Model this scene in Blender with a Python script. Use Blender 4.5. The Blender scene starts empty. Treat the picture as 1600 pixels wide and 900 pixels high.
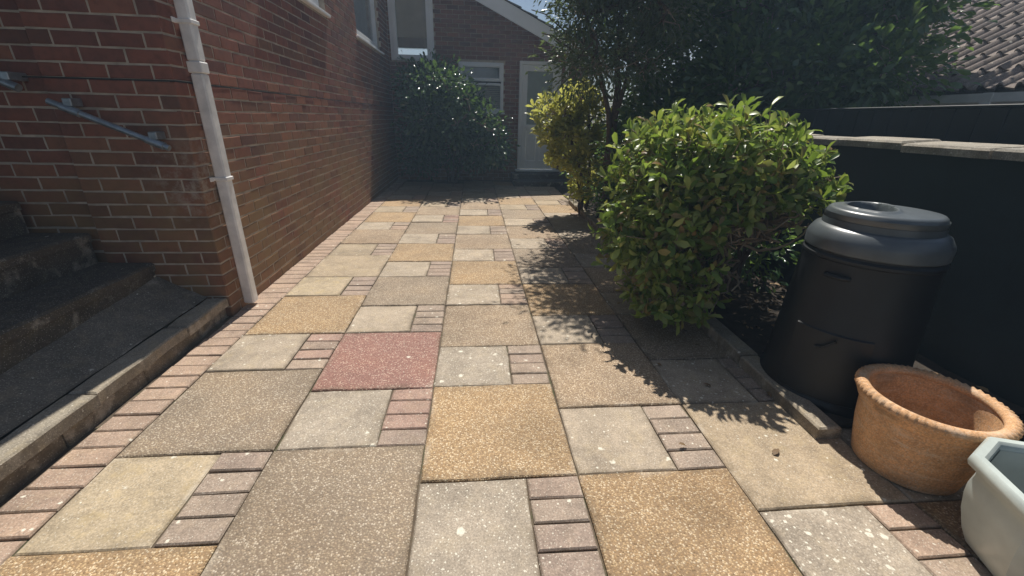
import bpy, bmesh, math, random
import numpy as np
from mathutils import Matrix, Vector
R = math.radians
random.seed(7); rng = np.random.default_rng(7)
scene = bpy.context.scene
col = scene.collection

# ------------------------------------------------------------------ camera
CAM = Vector((0.2164, -1.4013, 1.2635)); PIT, YAW, ROLL = 0.38408, 0.09315, 0.02410
f0 = Vector((math.sin(YAW), math.cos(YAW), 0)); r0 = Vector((math.cos(YAW), -math.sin(YAW), 0)); u0 = Vector((0, 0, 1))
fw = f0*math.cos(PIT) - u0*math.sin(PIT); up = u0*math.cos(PIT) + f0*math.sin(PIT)
rr = r0*math.cos(ROLL) + up*math.sin(ROLL); uu = up*math.cos(ROLL) - r0*math.sin(ROLL)
cd = bpy.data.cameras.new('camera'); cam = bpy.data.objects.new('camera', cd); col.objects.link(cam)
cd.sensor_width = 36; cd.lens = 657.5*36/1600; cd.clip_start = .02; cd.clip_end = 500
m = Matrix((rr, uu, -fw)).transposed().to_4x4(); m.translation = CAM; cam.matrix_world = m
scene.camera = cam

# ------------------------------------------------------------------ sky, sun, exposure
SUN_EL, SUN_AZ = R(60.5), R(6.0)          # azimuth from +Y towards +X
w = bpy.data.worlds.new('World'); scene.world = w; w.use_nodes = True
nt = w.node_tree; nt.nodes.clear()
sky = nt.nodes.new('ShaderNodeTexSky'); sky.sky_type = 'NISHITA'; sky.sun_disc = False
sky.sun_elevation = SUN_EL; sky.sun_rotation = SUN_AZ; sky.air_density = 1.0; sky.dust_density = 1.2; sky.ozone_density = 1.5
bg = nt.nodes.new('ShaderNodeBackground'); bg.inputs[1].default_value = 0.054
wo = nt.nodes.new('ShaderNodeOutputWorld')
tc = nt.nodes.new('ShaderNodeTexCoord'); nz = nt.nodes.new('ShaderNodeTexNoise'); nz.inputs['Scale'].default_value = 3.2; nz.inputs['Detail'].default_value = 7
cr = nt.nodes.new('ShaderNodeValToRGB'); cr.color_ramp.elements[0].position = .52; cr.color_ramp.elements[1].position = .72
mx = nt.nodes.new('ShaderNodeMix'); mx.data_type = 'RGBA'; mx.inputs['B'].default_value = (9, 9.3, 9.8, 1)
nt.links.new(tc.outputs['Generated'], nz.inputs['Vector']); nt.links.new(nz.outputs['Fac'], cr.inputs[0])
nt.links.new(cr.outputs[0], mx.inputs['Factor']); nt.links.new(sky.outputs[0], mx.inputs['A'])
nt.links.new(mx.outputs['Result'], bg.inputs[0]); nt.links.new(bg.outputs[0], wo.inputs[0])
sd = bpy.data.lights.new('sun', 'SUN'); sd.energy = 5.0; sd.angle = R(.53); sd.color = (1, .95, .87)
sun = bpy.data.objects.new('sun', sd); col.objects.link(sun)
tosun = Vector((math.sin(SUN_AZ)*math.cos(SUN_EL), math.cos(SUN_AZ)*math.cos(SUN_EL), math.sin(SUN_EL)))
sun.rotation_euler = tosun.to_track_quat('Z', 'Y').to_euler()
sun.location = (0, 4, 12)
scene.view_settings.view_transform = 'Standard'; scene.view_settings.look = 'None'
scene.view_settings.exposure = 0.22; scene.view_settings.gamma = 1; scene.view_settings.use_curve_mapping = False

# ------------------------------------------------------------------ helpers
WM = {}
def tag(o, label=None, cat=None, group=None, kind=None):
    if label: o['label'] = label
    if cat: o['category'] = cat
    if group: o['group'] = group
    if kind: o['kind'] = kind
    return o
def link(o, parent=None):
    col.objects.link(o)
    WM[o.name] = o.matrix_basis.copy()
    if parent is not None:
        o.parent = parent; o.matrix_parent_inverse = WM[parent.name].inverted()
    return o
def thing(name, label, cat, loc=(0, 0, 0), group=None):
    o = bpy.data.objects.new(name, None); o.empty_display_size = .1; o.location = loc
    link(o); return tag(o, label, cat, group)
def inst(name, mesh, mw, parent=None):
    o = bpy.data.objects.new(name, mesh); o.matrix_basis = mw; return link(o, parent)

class MB:
    def __init__(s): s.v = []; s.f = []
    def add(s, vs, fs):
        n = len(s.v); s.v += [tuple(v) for v in vs]; s.f += [tuple(i+n for i in f) for f in fs]; return s
    def box(s, x0, x1, y0, y1, z0, z1, b=0.0):
        if b <= 0:
            vs = [(x, y, z) for z in (z0, z1) for y in (y0, y1) for x in (x0, x1)]
            return s.add(vs, [(0, 2, 3, 1), (4, 5, 7, 6), (0, 1, 5, 4), (2, 6, 7, 3), (0, 4, 6, 2), (1, 3, 7, 5)])
        bm = bmesh.new(); bmesh.ops.create_cube(bm, size=1)
        for v in bm.verts: v.co = ((x0+x1)/2+v.co.x*(x1-x0), (y0+y1)/2+v.co.y*(y1-y0), (z0+z1)/2+v.co.z*(z1-z0))
        bmesh.ops.bevel(bm, geom=bm.edges[:], offset=b, segments=1, affect='EDGES')
        bm.verts.index_update(); s.add([v.co[:] for v in bm.verts], [[v.index for v in f.verts] for f in bm.faces]); bm.free(); return s
    def tube(s, pts, rad, n=6, cap=True):
        pts = [Vector(p) for p in pts]
        if not hasattr(rad, '__len__'): rad = [rad]*len(pts)
        vs = []; fs = []
        ref = Vector((.31, .2, .93)).normalized()
        for i, p in enumerate(pts):
            d = (pts[min(i+1, len(pts)-1)] - pts[max(i-1, 0)]).normalized()
            a = d.cross(ref)
            if a.length < .1: a = d.cross(Vector((1, 0, 0)))
            a.normalize(); b = d.cross(a)
            for k in range(n):
                t = 2*math.pi*k/n; vs.append(p + (a*math.cos(t)+b*math.sin(t))*rad[i])
        for i in range(len(pts)-1):
            for k in range(n):
                k2 = (k+1) % n; fs.append((i*n+k, i*n+k2, (i+1)*n+k2, (i+1)*n+k))
        if cap: fs.append(tuple(range(n-1, -1, -1))); fs.append(tuple((len(pts)-1)*n+k for k in range(n)))
        return s.add(vs, fs)
    def lathe(s, cx, cy, prof, n=48, fn=None, close=False):
        vs = []; fs = []; m = len(prof)
        for (r, z) in prof:
            for k in range(n):
                t = 2*math.pi*k/n; q = fn(r, z, t) if fn else (r, z)
                vs.append((cx+q[0]*math.cos(t), cy+q[0]*math.sin(t), q[1]))
        for i in range(m-1):
            for k in range(n):
                k2 = (k+1) % n; fs.append((i*n+k, i*n+k2, (i+1)*n+k2, (i+1)*n+k))
        if close: fs.append(tuple((m-1)*n+k for k in range(n)))
        return s.add(vs, fs)
    def mesh(s, name, mat, smooth=False):
        me = bpy.data.meshes.new(name); me.from_pydata(s.v, [], s.f); me.update()
        if mat: me.materials.append(mat)
        if smooth: me.polygons.foreach_set('use_smooth', [True]*len(me.polygons))
        return me
    def build(s, name, mat, parent=None, smooth=False, angle=None):
        me = s.mesh(name, mat, smooth or angle is not None)
        bm = bmesh.new(); bm.from_mesh(me); bmesh.ops.recalc_face_normals(bm, faces=bm.faces); bm.to_mesh(me); bm.free()
        if angle is not None: me.set_sharp_from_angle(angle=R(angle))
        return inst(name, me, Matrix(), parent)

# ------------------------------------------------------------------ materials
def mat_new(name):
    mt = bpy.data.materials.new(name); mt.use_nodes = True
    t = mt.node_tree; b = t.nodes['Principled BSDF']; return mt, t, b
def N(t, kind, **kw):
    n = t.nodes.new('ShaderNode'+kind)
    for k, v in kw.items():
        if k in n.inputs: n.inputs[k].default_value = v
        else: setattr(n, k, v)
    return n
def ramp(t, fac, stops, interp='LINEAR'):
    n = t.nodes.new('ShaderNodeValToRGB'); c = n.color_ramp; c.interpolation = interp
    while len(c.elements) < len(stops): c.elements.new(.5)
    for e, (p, cl) in zip(c.elements, stops):
        e.position = p; e.color = (*cl, 1) if len(cl) == 3 else cl
    t.links.new(fac, n.inputs[0]); return n.outputs[0]
def G(v): return (v, v, v)
def mixc(t, fac, a, b, mode='MIX'):
    n = t.nodes.new('ShaderNodeMix'); n.data_type = 'RGBA'; n.blend_type = mode
    for nm, v in (('Factor', fac), ('A', a), ('B', b)):
        if isinstance(v, (int, float)): n.inputs[nm].default_value = v
        elif isinstance(v, tuple): n.inputs[nm].default_value = (*v, 1)
        else: t.links.new(v, n.inputs[nm])
    return n.outputs['Result']
def math_(t, op, a, b=None, clamp=False):
    n = t.nodes.new('ShaderNodeMath'); n.operation = op; n.use_clamp = clamp
    for i, v in enumerate((a, b)):
        if v is None: continue
        if isinstance(v, (int, float)): n.inputs[i].default_value = v
        else: t.links.new(v, n.inputs[i])
    return n.outputs[0]
def pos(t): return t.nodes.new('ShaderNodeNewGeometry').outputs['Position']
def noise(t, vec, scale, detail=4, rough=.55):
    n = N(t, 'TexNoise', Scale=scale, Detail=detail, Roughness=rough); t.links.new(vec, n.inputs['Vector']); return n.outputs['Fac']
def bump(t, b, h, strength, dist=.01):
    n = N(t, 'Bump', Strength=strength, Distance=dist); t.links.new(h, n.inputs['Height']); t.links.new(n.outputs[0], b.inputs['Normal'])
def offs(t, vec):
    # shift texture per object so that neighbours do not share one continuous pattern
    oi = t.nodes.new('ShaderNodeObjectInfo'); c = t.nodes.new('ShaderNodeCombineXYZ')
    a = math_(t, 'MULTIPLY', oi.outputs['Random'], 37.0); t.links.new(a, c.inputs[0]); t.links.new(a, c.inputs[2])
    v = t.nodes.new('ShaderNodeVectorMath'); v.operation = 'ADD'; t.links.new(vec, v.inputs[0]); t.links.new(c.outputs[0], v.inputs[1]); return v.outputs[0], oi.outputs['Random']

def simple(name, colr, rough=.6, var=.12, scale=8, bmp=0, bscale=60, metal=0, spec=.5):
    mt, t, b = mat_new(name); p = pos(t)
    n = noise(t, p, scale, 5)
    lo = tuple(c*(1-var) for c in colr); hi = tuple(min(1, c*(1+var)) for c in colr)
    t.links.new(ramp(t, n, [(.3, lo), (.7, hi)]), b.inputs['Base Color'])
    b.inputs['Roughness'].default_value = rough; b.inputs['Metallic'].default_value = metal; b.inputs['Specular IOR Level'].default_value = spec
    if bmp: bump(t, b, noise(t, p, bscale, 6, .65), bmp, .004)
    return mt

def aggregate(name, stones, matrix, scale=75, lichen=.0, tint=.25):
    mt, t, b = mat_new(name); p, rnd = offs(t, pos(t))
    wv = t.nodes.new('ShaderNodeVectorMath'); wv.operation = 'MULTIPLY'; wv.inputs[1].default_value = (1, 1, .15); t.links.new(p, wv.inputs[0]); v = wv.outputs[0]
    vo = N(t, 'TexVoronoi', Scale=scale, Randomness=1.0); t.links.new(v, vo.inputs['Vector'])
    sp = t.nodes.new('ShaderNodeSeparateColor'); t.links.new(vo.outputs['Color'], sp.inputs[0])
    k = len(stones); c = ramp(t, sp.outputs[0], [(i/k, s) for i, s in enumerate(stones)], 'CONSTANT')
    e = math_(t, 'MULTIPLY', vo.outputs['Distance'], scale*.0145)      # 0 centre .. ~1 edge
    edge = ramp(t, vo.outputs['Distance'], [(.42, G(0)), (.62, G(1))])
    c = mixc(t, edge, c, matrix)
    big = noise(t, v, 3.2, 5, .6); c = mixc(t, .55, c, ramp(t, big, [(.25, G(.6)), (.5, G(1)), (.75, (1.15, 1.08, .96))]), 'MULTIPLY')
    c = mixc(t, .6, c, ramp(t, noise(t, v, 1.4, 6, .7), [(.3, (.66, .62, .58)), (.5, G(1)), (.7, (1.12, 1.08, 1.02))]), 'MULTIPLY')
    fine = noise(t, v, 160, 2); c = mixc(t, .4, c, ramp(t, fine, [(.25, G(.55)), (.75, G(1.25))]), 'MULTIPLY')
    c = mixc(t, tint, c, ramp(t, rnd, [(0, (.8, .82, .85)), (.5, (1, .97, .92)), (1, (1.1, .98, .85))]), 'MULTIPLY')
    c = wear(t, v, c, .55, .35)
    if lichen: c = lichens(t, v, c, lichen)
    t.links.new(c, b.inputs['Base Color']); b.inputs['Roughness'].default_value = .75; b.inputs['Specular IOR Level'].default_value = .35
    h = ramp(t, vo.outputs['Distance'], [(0, G(1)), (.6, G(0))]); bump(t, b, h, .55, .004)
    return mt
def wear(t, v, c, dark, pale):
    # each slab's own rim: worn pale in places, dirty in others
    g = t.nodes.new('ShaderNodeTexCoord').outputs['Generated']; sx = t.nodes.new('ShaderNodeSeparateXYZ'); t.links.new(g, sx.inputs[0])
    ex = math_(t, 'ABSOLUTE', math_(t, 'SUBTRACT', sx.outputs[0], .5)); ey = math_(t, 'ABSOLUTE', math_(t, 'SUBTRACT', sx.outputs[1], .5))
    e = math_(t, 'MULTIPLY', math_(t, 'MAXIMUM', ex, ey), 2.0)
    n = noise(t, v, 9, 6, .7); m_ = noise(t, v, 6.3, 5, .65)
    e = math_(t, 'ADD', e, math_(t, 'MULTIPLY', math_(t, 'SUBTRACT', n, .5), .22))
    k = math_(t, 'MULTIPLY', ramp(t, e, [(.86, G(0)), (1.0, G(1))]), ramp(t, m_, [(.42, G(0)), (.6, G(1))]))
    c = mixc(t, math_(t, 'MULTIPLY', k, dark), c, (.11, .085, .055))
    k2 = math_(t, 'MULTIPLY', ramp(t, e, [(.9, G(0)), (.98, G(1))]), ramp(t, m_, [(.36, G(1)), (.46, G(0))]))
    return mixc(t, math_(t, 'MULTIPLY', k2, pale), c, (.58, .51, .41))
def lichens(t, v, c, amount):
    for sc, th in ((14, .15), (29, .18), (62, .22)):
        d = N(t, 'TexNoise', Scale=sc*4, Detail=3); t.links.new(v, d.inputs['Vector'])
        dv = t.nodes.new('ShaderNodeVectorMath'); dv.operation = 'MULTIPLY_ADD'; dv.inputs[1].default_value = G(.38/sc); t.links.new(d.outputs['Color'], dv.inputs[0]); t.links.new(v, dv.inputs[2])
        vo = N(t, 'TexVoronoi', Scale=sc, Randomness=.95); t.links.new(dv.outputs[0], vo.inputs['Vector'])
        sp = t.nodes.new('ShaderNodeSeparateColor'); t.links.new(vo.outputs['Color'], sp.inputs[0])
        on = math_(t, 'LESS_THAN', sp.outputs[1], amount)
        rad = math_(t, 'MULTIPLY_ADD', sp.outputs[2], th); rad.node.inputs[2].default_value = .08
        inn = math_(t, 'SUBTRACT', rad, vo.outputs['Distance']); inn = math_(t, 'MULTIPLY', inn, 14, True)
        fac = math_(t, 'MULTIPLY', on, inn); fac = math_(t, 'MULTIPLY', fac, ramp(t, noise(t, v, 120, 3, .7), [(.3, G(.45)), (.55, G(.9))]))
        c = mixc(t, fac, c, (.74, .70, .58))
    return c
def flag(name, colr, lichen=.15, warm=.5):
    mt, t, b = mat_new(name); p, rnd = offs(t, pos(t))
    n1 = noise(t, p, 5, 7, .62); n2 = noise(t, p, 150, 4, .7); n3 = noise(t, p, 14, 4)
    c = ramp(t, n1, [(.25, tuple(x*.68 for x in colr)), (.5, colr), (.75, tuple(min(1, x*1.22) for x in colr))])
    c = mixc(t, .75, c, ramp(t, n2, [(.3, G(.5)), (.7, G(1.45))]), 'MULTIPLY')
    c = mixc(t, .5, c, ramp(t, noise(t, p, 28, 5, .7), [(.3, G(.7)), (.7, G(1.25))]), 'MULTIPLY')
    c = mixc(t, math_(t, 'MULTIPLY', ramp(t, n3, [(.5, G(0)), (.7, G(1))]), warm*.5), c, (.42, .33, .17))
    c = mixc(t, .5, c, ramp(t, rnd, [(0, (.88, .86, .84)), (.5, (1, .97, .94)), (1, (1.1, 1.02, .93))]), 'MULTIPLY')
    vo = N(t, 'TexVoronoi', Scale=110); t.links.new(p, vo.inputs['Vector'])
    c = mixc(t, ramp(t, vo.outputs['Distance'], [(.12, G(.6)), (.3, G(0))]), c, (.62, .56, .46))
    c = wear(t, p, c, .6, .5)
    if lichen: c = lichens(t, p, c, lichen)
    t.links.new(c, b.inputs['Base Color']); b.inputs['Roughness'].default_value = .82; b.inputs['Specular IOR Level'].default_value = .3
    bump(t, b, n2, .35, .003); return mt

def brickmat(name, src):
    mt, t, b = mat_new(name); p = pos(t)
    if src == 'obj': rnd = t.nodes.new('ShaderNodeObjectInfo').outputs['Random']
    else: rnd = t.nodes.new('ShaderNodeNewGeometry').outputs['Random Per Island']
    c = ramp(t, rnd, [(0, (.135, .052, .038)), (.2, (.21, .078, .05)), (.4, (.25, .092, .058)), (.6, (.17, .07, .05)), (.75, (.29, .115, .066)), (.88, (.22, .105, .06)), (1, (.115, .05, .04))])
    n = noise(t, p, 22, 6, .6); c = mixc(t, .7, c, ramp(t, n, [(.25, G(.55)), (.5, G(1)), (.8, (1.3, 1.2, 1.1))]), 'MULTIPLY')
    # algae, salts and painted patio bounce light on lower courses, up to damp-proof line
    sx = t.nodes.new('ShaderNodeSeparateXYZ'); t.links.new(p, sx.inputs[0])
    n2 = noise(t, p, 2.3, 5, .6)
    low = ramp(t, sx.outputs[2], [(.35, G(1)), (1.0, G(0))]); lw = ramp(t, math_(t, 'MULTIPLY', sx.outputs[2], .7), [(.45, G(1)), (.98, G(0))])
    algae_bounce = math_(t, 'MULTIPLY', lw, ramp(t, n2, [(.34, G(.12)), (.6, G(.85))])); c = mixc(t, algae_bounce, c, (.24, .155, .07))
    # pale salt bloom round the end of the rail
    dv = t.nodes.new('ShaderNodeVectorMath'); dv.operation = 'DISTANCE'; t.links.new(p, dv.inputs[0]); dv.inputs[1].default_value = (-1.44, 1.285, .86)
    sb = math_(t, 'MULTIPLY', ramp(t, dv.outputs['Value'], [(.05, G(1)), (.3, G(0))]), ramp(t, noise(t, p, 15, 6, .7), [(.45, G(0)), (.62, G(.8))]))
    c = mixc(t, sb, c, (.40, .34, .27))
    n4 = noise(t, p, 7, 6, .7); c = mixc(t, ramp(t, n4, [(.66, G(0)), (.8, G(.35))]), c, (.34, .27, .2))
    t.links.new(c, b.inputs['Base Color']); b.inputs['Roughness'].default_value = .8; b.inputs['Specular IOR Level'].default_value = .3
    bump(t, b, noise(t, p, 130, 5, .7), .5, .004); return mt

def leafmat(name, cols, rough=.38, trans=.35, tcol=(.35, .5, .05), src='island', spec=.5):
    mt, t, b = mat_new(name)
    rnd = t.nodes.new('ShaderNodeObjectInfo').outputs['Random'] if src == 'obj' else t.nodes.new('ShaderNodeNewGeometry').outputs['Random Per Island']
    k = len(cols); c = ramp(t, rnd, [(i/max(1, k-1), s) for i, s in enumerate(cols)])
    c = mixc(t, .4, c, ramp(t, noise(t, pos(t), 45, 3), [(.3, G(.7)), (.7, G(1.2))]), 'MULTIPLY')
    t.links.new(c, b.inputs['Base Color']); b.inputs['Roughness'].default_value = rough; b.inputs['Specular IOR Level'].default_value = spec
    tr = t.nodes.new('ShaderNodeBsdfTranslucent'); t.links.new(mixc(t, .5, c, tcol), tr.inputs[0])
    ms = t.nodes.new('ShaderNodeMixShader'); ms.inputs[0].default_value = trans
    o = t.nodes['Material Output']; t.links.new(b.outputs[0], ms.inputs[1]); t.links.new(tr.outputs[0], ms.inputs[2]); t.links.new(ms.outputs[0], o.inputs[0]); return mt

M = {}
M['gold'] = aggregate('gold_aggregate', [(.48, .335, .19), (.58, .44, .27), (.36, .235, .12), (.68, .56, .39), (.45, .305, .165), (.54, .39, .22), (.27, .18, .10)], (.31, .21, .12), 150)
M['buff'] = aggregate('buff_aggregate', [(.43, .335, .225), (.52, .42, .30), (.32, .24, .16), (.64, .54, .41), (.40, .30, .20), (.47, .365, .25), (.24, .18, .125)], (.28, .205, .14), 150)
M['stone'] = aggregate('grey_aggregate', [(.38, .305, .215), (.32, .25, .175), (.44, .36, .265), (.57, .485, .375), (.40, .31, .215), (.26, .205, .15), (.35, .28, .20)], (.25, .19, .135), 140)
M['red'] = aggregate('red_aggregate', [(.36, .205, .17), (.29, .155, .13), (.41, .255, .21), (.54, .40, .33), (.33, .18, .15), (.22, .115, .10)], (.25, .135, .11), 145, lichen=.07)
M['fine'] = flag('fine_buff_flag', (.36, .29, .205), .10, .4)
M['plain'] = flag('grey_flag', (.385, .32, .245), .3, .35)
M['lich'] = flag('lichened_flag', (.365, .31, .245), .9, .25)
M['beige'] = flag('beige_flag', (.395, .33, .235), .06, .9)
M['bk_red'] = flag('red_block', (.345, .235, .19), .16, .2)
M['bk_pink'] = flag('pink_block', (.375, .275, .21), .12, .25)
M['bk_grey'] = flag('grey_block', (.335, .265, .21), .12, .2)
M['bk_mauve'] = flag('mauve_block', (.31, .24, .195), .10, .15)
mt, t, b = mat_new('joint_sand'); p = pos(t)
t.links.new(ramp(t, noise(t, p, 4, 6, .7), [(.3, (.055, .04, .028)), (.52, (.12, .09, .06)), (.62, (.06, .065, .025)), (.75, (.16, .125, .085))]), b.inputs['Base Color']); b.inputs['Roughness'].default_value = .95
bump(t, b, noise(t, p, 90, 5), .6, .004); M['sand'] = mt
M['soil'] = simple('soil', (.035, .026, .018), .95, .5, 14, .9, 40)
M['earth'] = simple('earth', (.09, .08, .05), .95, .4, 2)
M['conc'] = flag('weathered_concrete', (.30, .265, .21), .05, .5)
M['kerb_base'] = flag('stained_concrete', (.20, .17, .13), .02, .5)
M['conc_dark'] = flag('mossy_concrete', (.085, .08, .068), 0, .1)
M['mortar'] = simple('mortar', (.44, .37, .29), .95, .3, 10, .6, 120)
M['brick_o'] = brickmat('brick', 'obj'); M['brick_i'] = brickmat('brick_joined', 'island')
M['upvc'] = simple('white_upvc', (.80, .81, .83), .32, .05, 3)
M['pipe'] = simple('weathered_white_plastic', (.80, .79, .77), .42, .2, 9)
M['galv'] = simple('galvanised_steel', (.36, .40, .43), .42, .25, 30, .1, 80, metal=.75)
M['felt'] = simple('damp_proof_felt', (.02, .018, .016), .9)
mt, t, b = mat_new('window_glass'); b.inputs['Base Color'].default_value = (.05, .065, .08, 1); b.inputs['Roughness'].default_value = .03; b.inputs['IOR'].default_value = 1.5; b.inputs['Specular IOR Level'].default_value = 1.0; M['glass'] = mt
mt, t, b = mat_new('clear_glass'); b.inputs['Base Color'].default_value = (1, 1, 1, 1); b.inputs['Roughness'].default_value = .02; b.inputs['Transmission Weight'].default_value = 1; b.inputs['IOR'].default_value = 1.45; b.inputs['Alpha'].default_value = .35; M['clear'] = mt
M['blind_refl'] = simple('beige_blind_and_reflection', (.42, .38, .31), .8, .1, 5)
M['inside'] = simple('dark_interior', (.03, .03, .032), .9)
M['black_paint'] = simple('black_green_paint', (.009, .018, .021), .6, .2, 5, .15, 60)
M['coping'] = flag('coping_stone', (.30, .28, .24), .1, .2)
M['rooftile'] = flag('roof_tile', (.21, .175, .16), .06, .2)
M['tile2'] = flag('dark_roof_tile', (.12, .10, .09), .04, .2)
M['gutter'] = simple('grey_gutter', (.74, .72, .68), .5, .15, 6)
M['render'] = simple('dark_render', (.05, .06, .06), .9)
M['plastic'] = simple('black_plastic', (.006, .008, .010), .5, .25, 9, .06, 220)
M['lidmat'] = simple('black_plastic_sky_sheen', (.075, .088, .095), .36, .2, 9, .06, 220, spec=.8)  # paler than the body: sky sheen on lid and collar painted into the base
M['terra'] = flag('terracotta', (.60, .35, .18), 0, .3)
t = M['terra'].node_tree; b = t.nodes['Principled BSDF']; c0 = b.inputs['Base Color'].links[0].from_socket; p = pos(t)
sx = t.nodes.new('ShaderNodeMapping'); sx.inputs['Scale'].default_value = (1, 1, 5); t.links.new(p, sx.inputs[0])
c1 = mixc(t, ramp(t, noise(t, sx.outputs[0], 9, 7, .7), [(.5, G(0)), (.72, G(.6))]), c0, (.68, .55, .42))
c1 = mixc(t, ramp(t, noise(t, p, 5, 6, .7), [(.55, G(0)), (.75, G(.5))]), c1, (.22, .15, .08)); t.links.new(c1, b.inputs['Base Color'])
M['glaze'] = simple('pale_green_glaze', (.48, .53, .50), .3, .16, 7)
M['bark'] = simple('bark', (.10, .075, .055), .9, .45, 25, .8, 60)
M['twig'] = simple('twig', (.32, .25, .175), .85, .4, 25)
M['leaf_bush'] = leafmat('bush_leaf', [(.08, .15, .03), (.13, .22, .04), (.22, .31, .06), (.11, .18, .035), (.42, .48, .14), (.18, .27, .06), (.52, .53, .18), (.10, .16, .04), (.30, .17, .08), (.28, .36, .08)], .36, .42)
M['leaf_bush_o'] = leafmat('bush_leaf_single', [(.08, .15, .03), (.13, .22, .04), (.22, .31, .06), (.11, .18, .035), (.42, .48, .14), (.18, .27, .06), (.52, .53, .18), (.10, .16, .04), (.30, .17, .08), (.28, .36, .08)], .36, .42, src='obj')
M['leaf_dark'] = leafmat('laurel_leaf', [(.03, .08, .032), (.05, .12, .04), (.09, .17, .05), (.035, .09, .036), (.15, .23, .06), (.045, .105, .04)], .26, .36, (.35, .55, .10), spec=.8)
M['leaf_fine'] = leafmat('grey_green_leaf', [(.07, .10, .045), (.11, .15, .07), (.05, .085, .035), (.15, .19, .10)], .32, .32, (.3, .4, .12))
M['leaf_gold'] = leafmat('golden_leaf', [(.50, .50, .12), (.24, .30, .06), (.58, .55, .16), (.12, .18, .04), (.52, .52, .16), (.32, .36, .08)], .33, .5, (.75, .72, .15))
M['leaf_cam'] = leafmat('camellia_leaf', [(.022, .06, .018), (.036, .085, .024), (.06, .12, .034), (.028, .068, .022)], .2, .25, (.2, .34, .06), spec=.8)

# ------------------------------------------------------------------ pieces with shared meshes
def ringpts(dx, dy, seg, jit, rad=.006):
    P = []
    c = [(-dx, -dy), (dx, -dy), (dx, dy), (-dx, dy)]
    for i in range(4):
        a, b_ = c[i], c[(i+1) % 4]
        for k in range(seg):
            f = k/seg
            x = a[0]+(b_[0]-a[0])*f; y = a[1]+(b_[1]-a[1])*f
            P.append((x+random.uniform(-jit, jit), y+random.uniform(-jit, jit)))
    return P
def slab_mesh(name, lx, ly, h, mat, seg=3, jit=.0025, bev=.005):
    P = ringpts(lx/2, ly/2, seg, jit); n = len(P); vs = []
    for (z, k) in ((-h, 0), (-bev, 0), (0, bev)):
        for (x, y) in P:
            vs.append((x-math.copysign(k, x) if abs(x) > lx/2-.02 else x, y-math.copysign(k, y) if abs(y) > ly/2-.02 else y, z+(random.uniform(-.001, .0005) if z == 0 else 0)))
    fs = []
    for i in range(2):
        for k in range(n):
            k2 = (k+1) % n; fs.append((i*n+k, i*n+k2, (i+1)*n+k2, (i+1)*n+k))
    fs.append(tuple(2*n+k for k in range(n)))
    return MB().add(vs, fs).mesh(name, mat)
def brick_mesh(name, L, mat, H=.065, D=.03):
    # front looks to -Y, origin at left bottom front corner
    P = ringpts(L/2, H/2, 2, .0016); n = len(P); vs = []
    for (y, k) in ((D, 0), (.003, 0), (0, .003)):
        for (x, z) in P:
            kx = math.copysign(k, x) if abs(x) > L/2-.01 else 0; kz = math.copysign(k, z) if abs(z) > H/2-.01 else 0
            vs.append((L/2+x-kx, y, H/2+z-kz))
    fs = []
    for i in range(2):
        for k in range(n):
            k2 = (k+1) % n; fs.append((i*n+k, i*n+k2, (i+1)*n+k2, (i+1)*n+k))
    fs.append(tuple(2*n+k for k in range(n)))
    return MB().add(vs, fs).mesh(name, mat)

# ================================================================== GROUND
ground = MB().add([(-30, -30, -.12), (30, -30, -.12), (30, 30, -.12), (-30, 30, -.12)], [(0, 1, 2, 3)]).build('ground', M['earth']); tag(ground, kind='structure')
patio = MB().add([(-1.43, -2.6, -.011), (2.5, -2.6, -.011), (2.5, 8.0, -.011), (-1.43, 8.0, -.011)], [(0, 1, 2, 3)]).build('patio', M['sand'])
tag(patio, kind='structure')
J = .006
TYPES = {  # large slabs by row start, medium slabs by row start, blocks
 0: {-1: 'gold', 0: 'stone', 1: 'gold', 2: 'fine', 3: 'buff', 4: 'gold'},
 1: {-.6: 'stone', .4: 'red', 1.4: 'stone', 2.4: 'gold', 3.4: 'stone', 4.4: 'buff'},
 2: {-.2: 'gold', .8: 'buff', 1.8: 'gold', 2.8: 'buff', 3.8: 'gold', 4.8: 'buff'},
 3: {-.8: 'gold', .2: 'buff', 1.2: 'gold', 2.2: 'stone', 3.2: 'buff', 4.2: 'stone', 5.2: 'gold'},
 4: {-.4: 'fine', .6: 'stone', 1.6: 'buff', 4.6: 'gold'}}
MED = {0: {-.4: 'beige', .6: 'plain', 1.6: 'beige'}, 1: {0: 'lich', 1.0: 'plain', 2.0: 'plain'}, 2: {-.6: 'lich', .4: 'lich', 1.4: 'plain'},
       3: {-.2: 'plain', .8: 'plain'}, 4: {-.8: 'lich', .2: 'plain'}}
BLK = {0: {-.4: 'bk_grey', .6: 'bk_red', 1.6: 'bk_mauve', 2.6: 'bk_mauve'}, 1: {0: 'bk_red', 1.0: 'bk_grey', 2.0: 'bk_mauve', 4.0: 'bk_red'}, 2: {-.6: 'bk_mauve', .4: 'bk_grey', 1.4: 'bk_pink'},
       3: {-.2: 'bk_grey'}, 4: {-.8: 'bk_pink'}}
def pick(d, key, default):
    for k, v in d.items():
        if abs(k-key) < .01: return v
    return default
cache = {}
def piece(kind, lx, ly, mat, x, y, h=.04, tilt=.0035, dz=.0028):
    key = (kind, mat)
    if key not in cache: cache[key] = [slab_mesh(kind, lx, ly, h, M[mat], 3 if lx > .3 else 1, .003 if lx > .3 else .0022, .005) for _ in range(4)]
    me = random.choice(cache[key])
    mw = Matrix.Translation((x, y, random.uniform(-dz, dz))) @ Matrix.Rotation(random.gauss(0, .0025), 4, 'Z') @ Matrix.Rotation(random.gauss(0, tilt), 4, 'X') @ Matrix.Rotation(random.gauss(0, tilt), 4, 'Y')
    if random.random() < .5: mw = mw @ Matrix.Rotation(math.pi, 4, 'Z')
    inst('paving_block' if kind == 'paving_block' else 'paving_slab', me, mw, patio)
far = []
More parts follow.
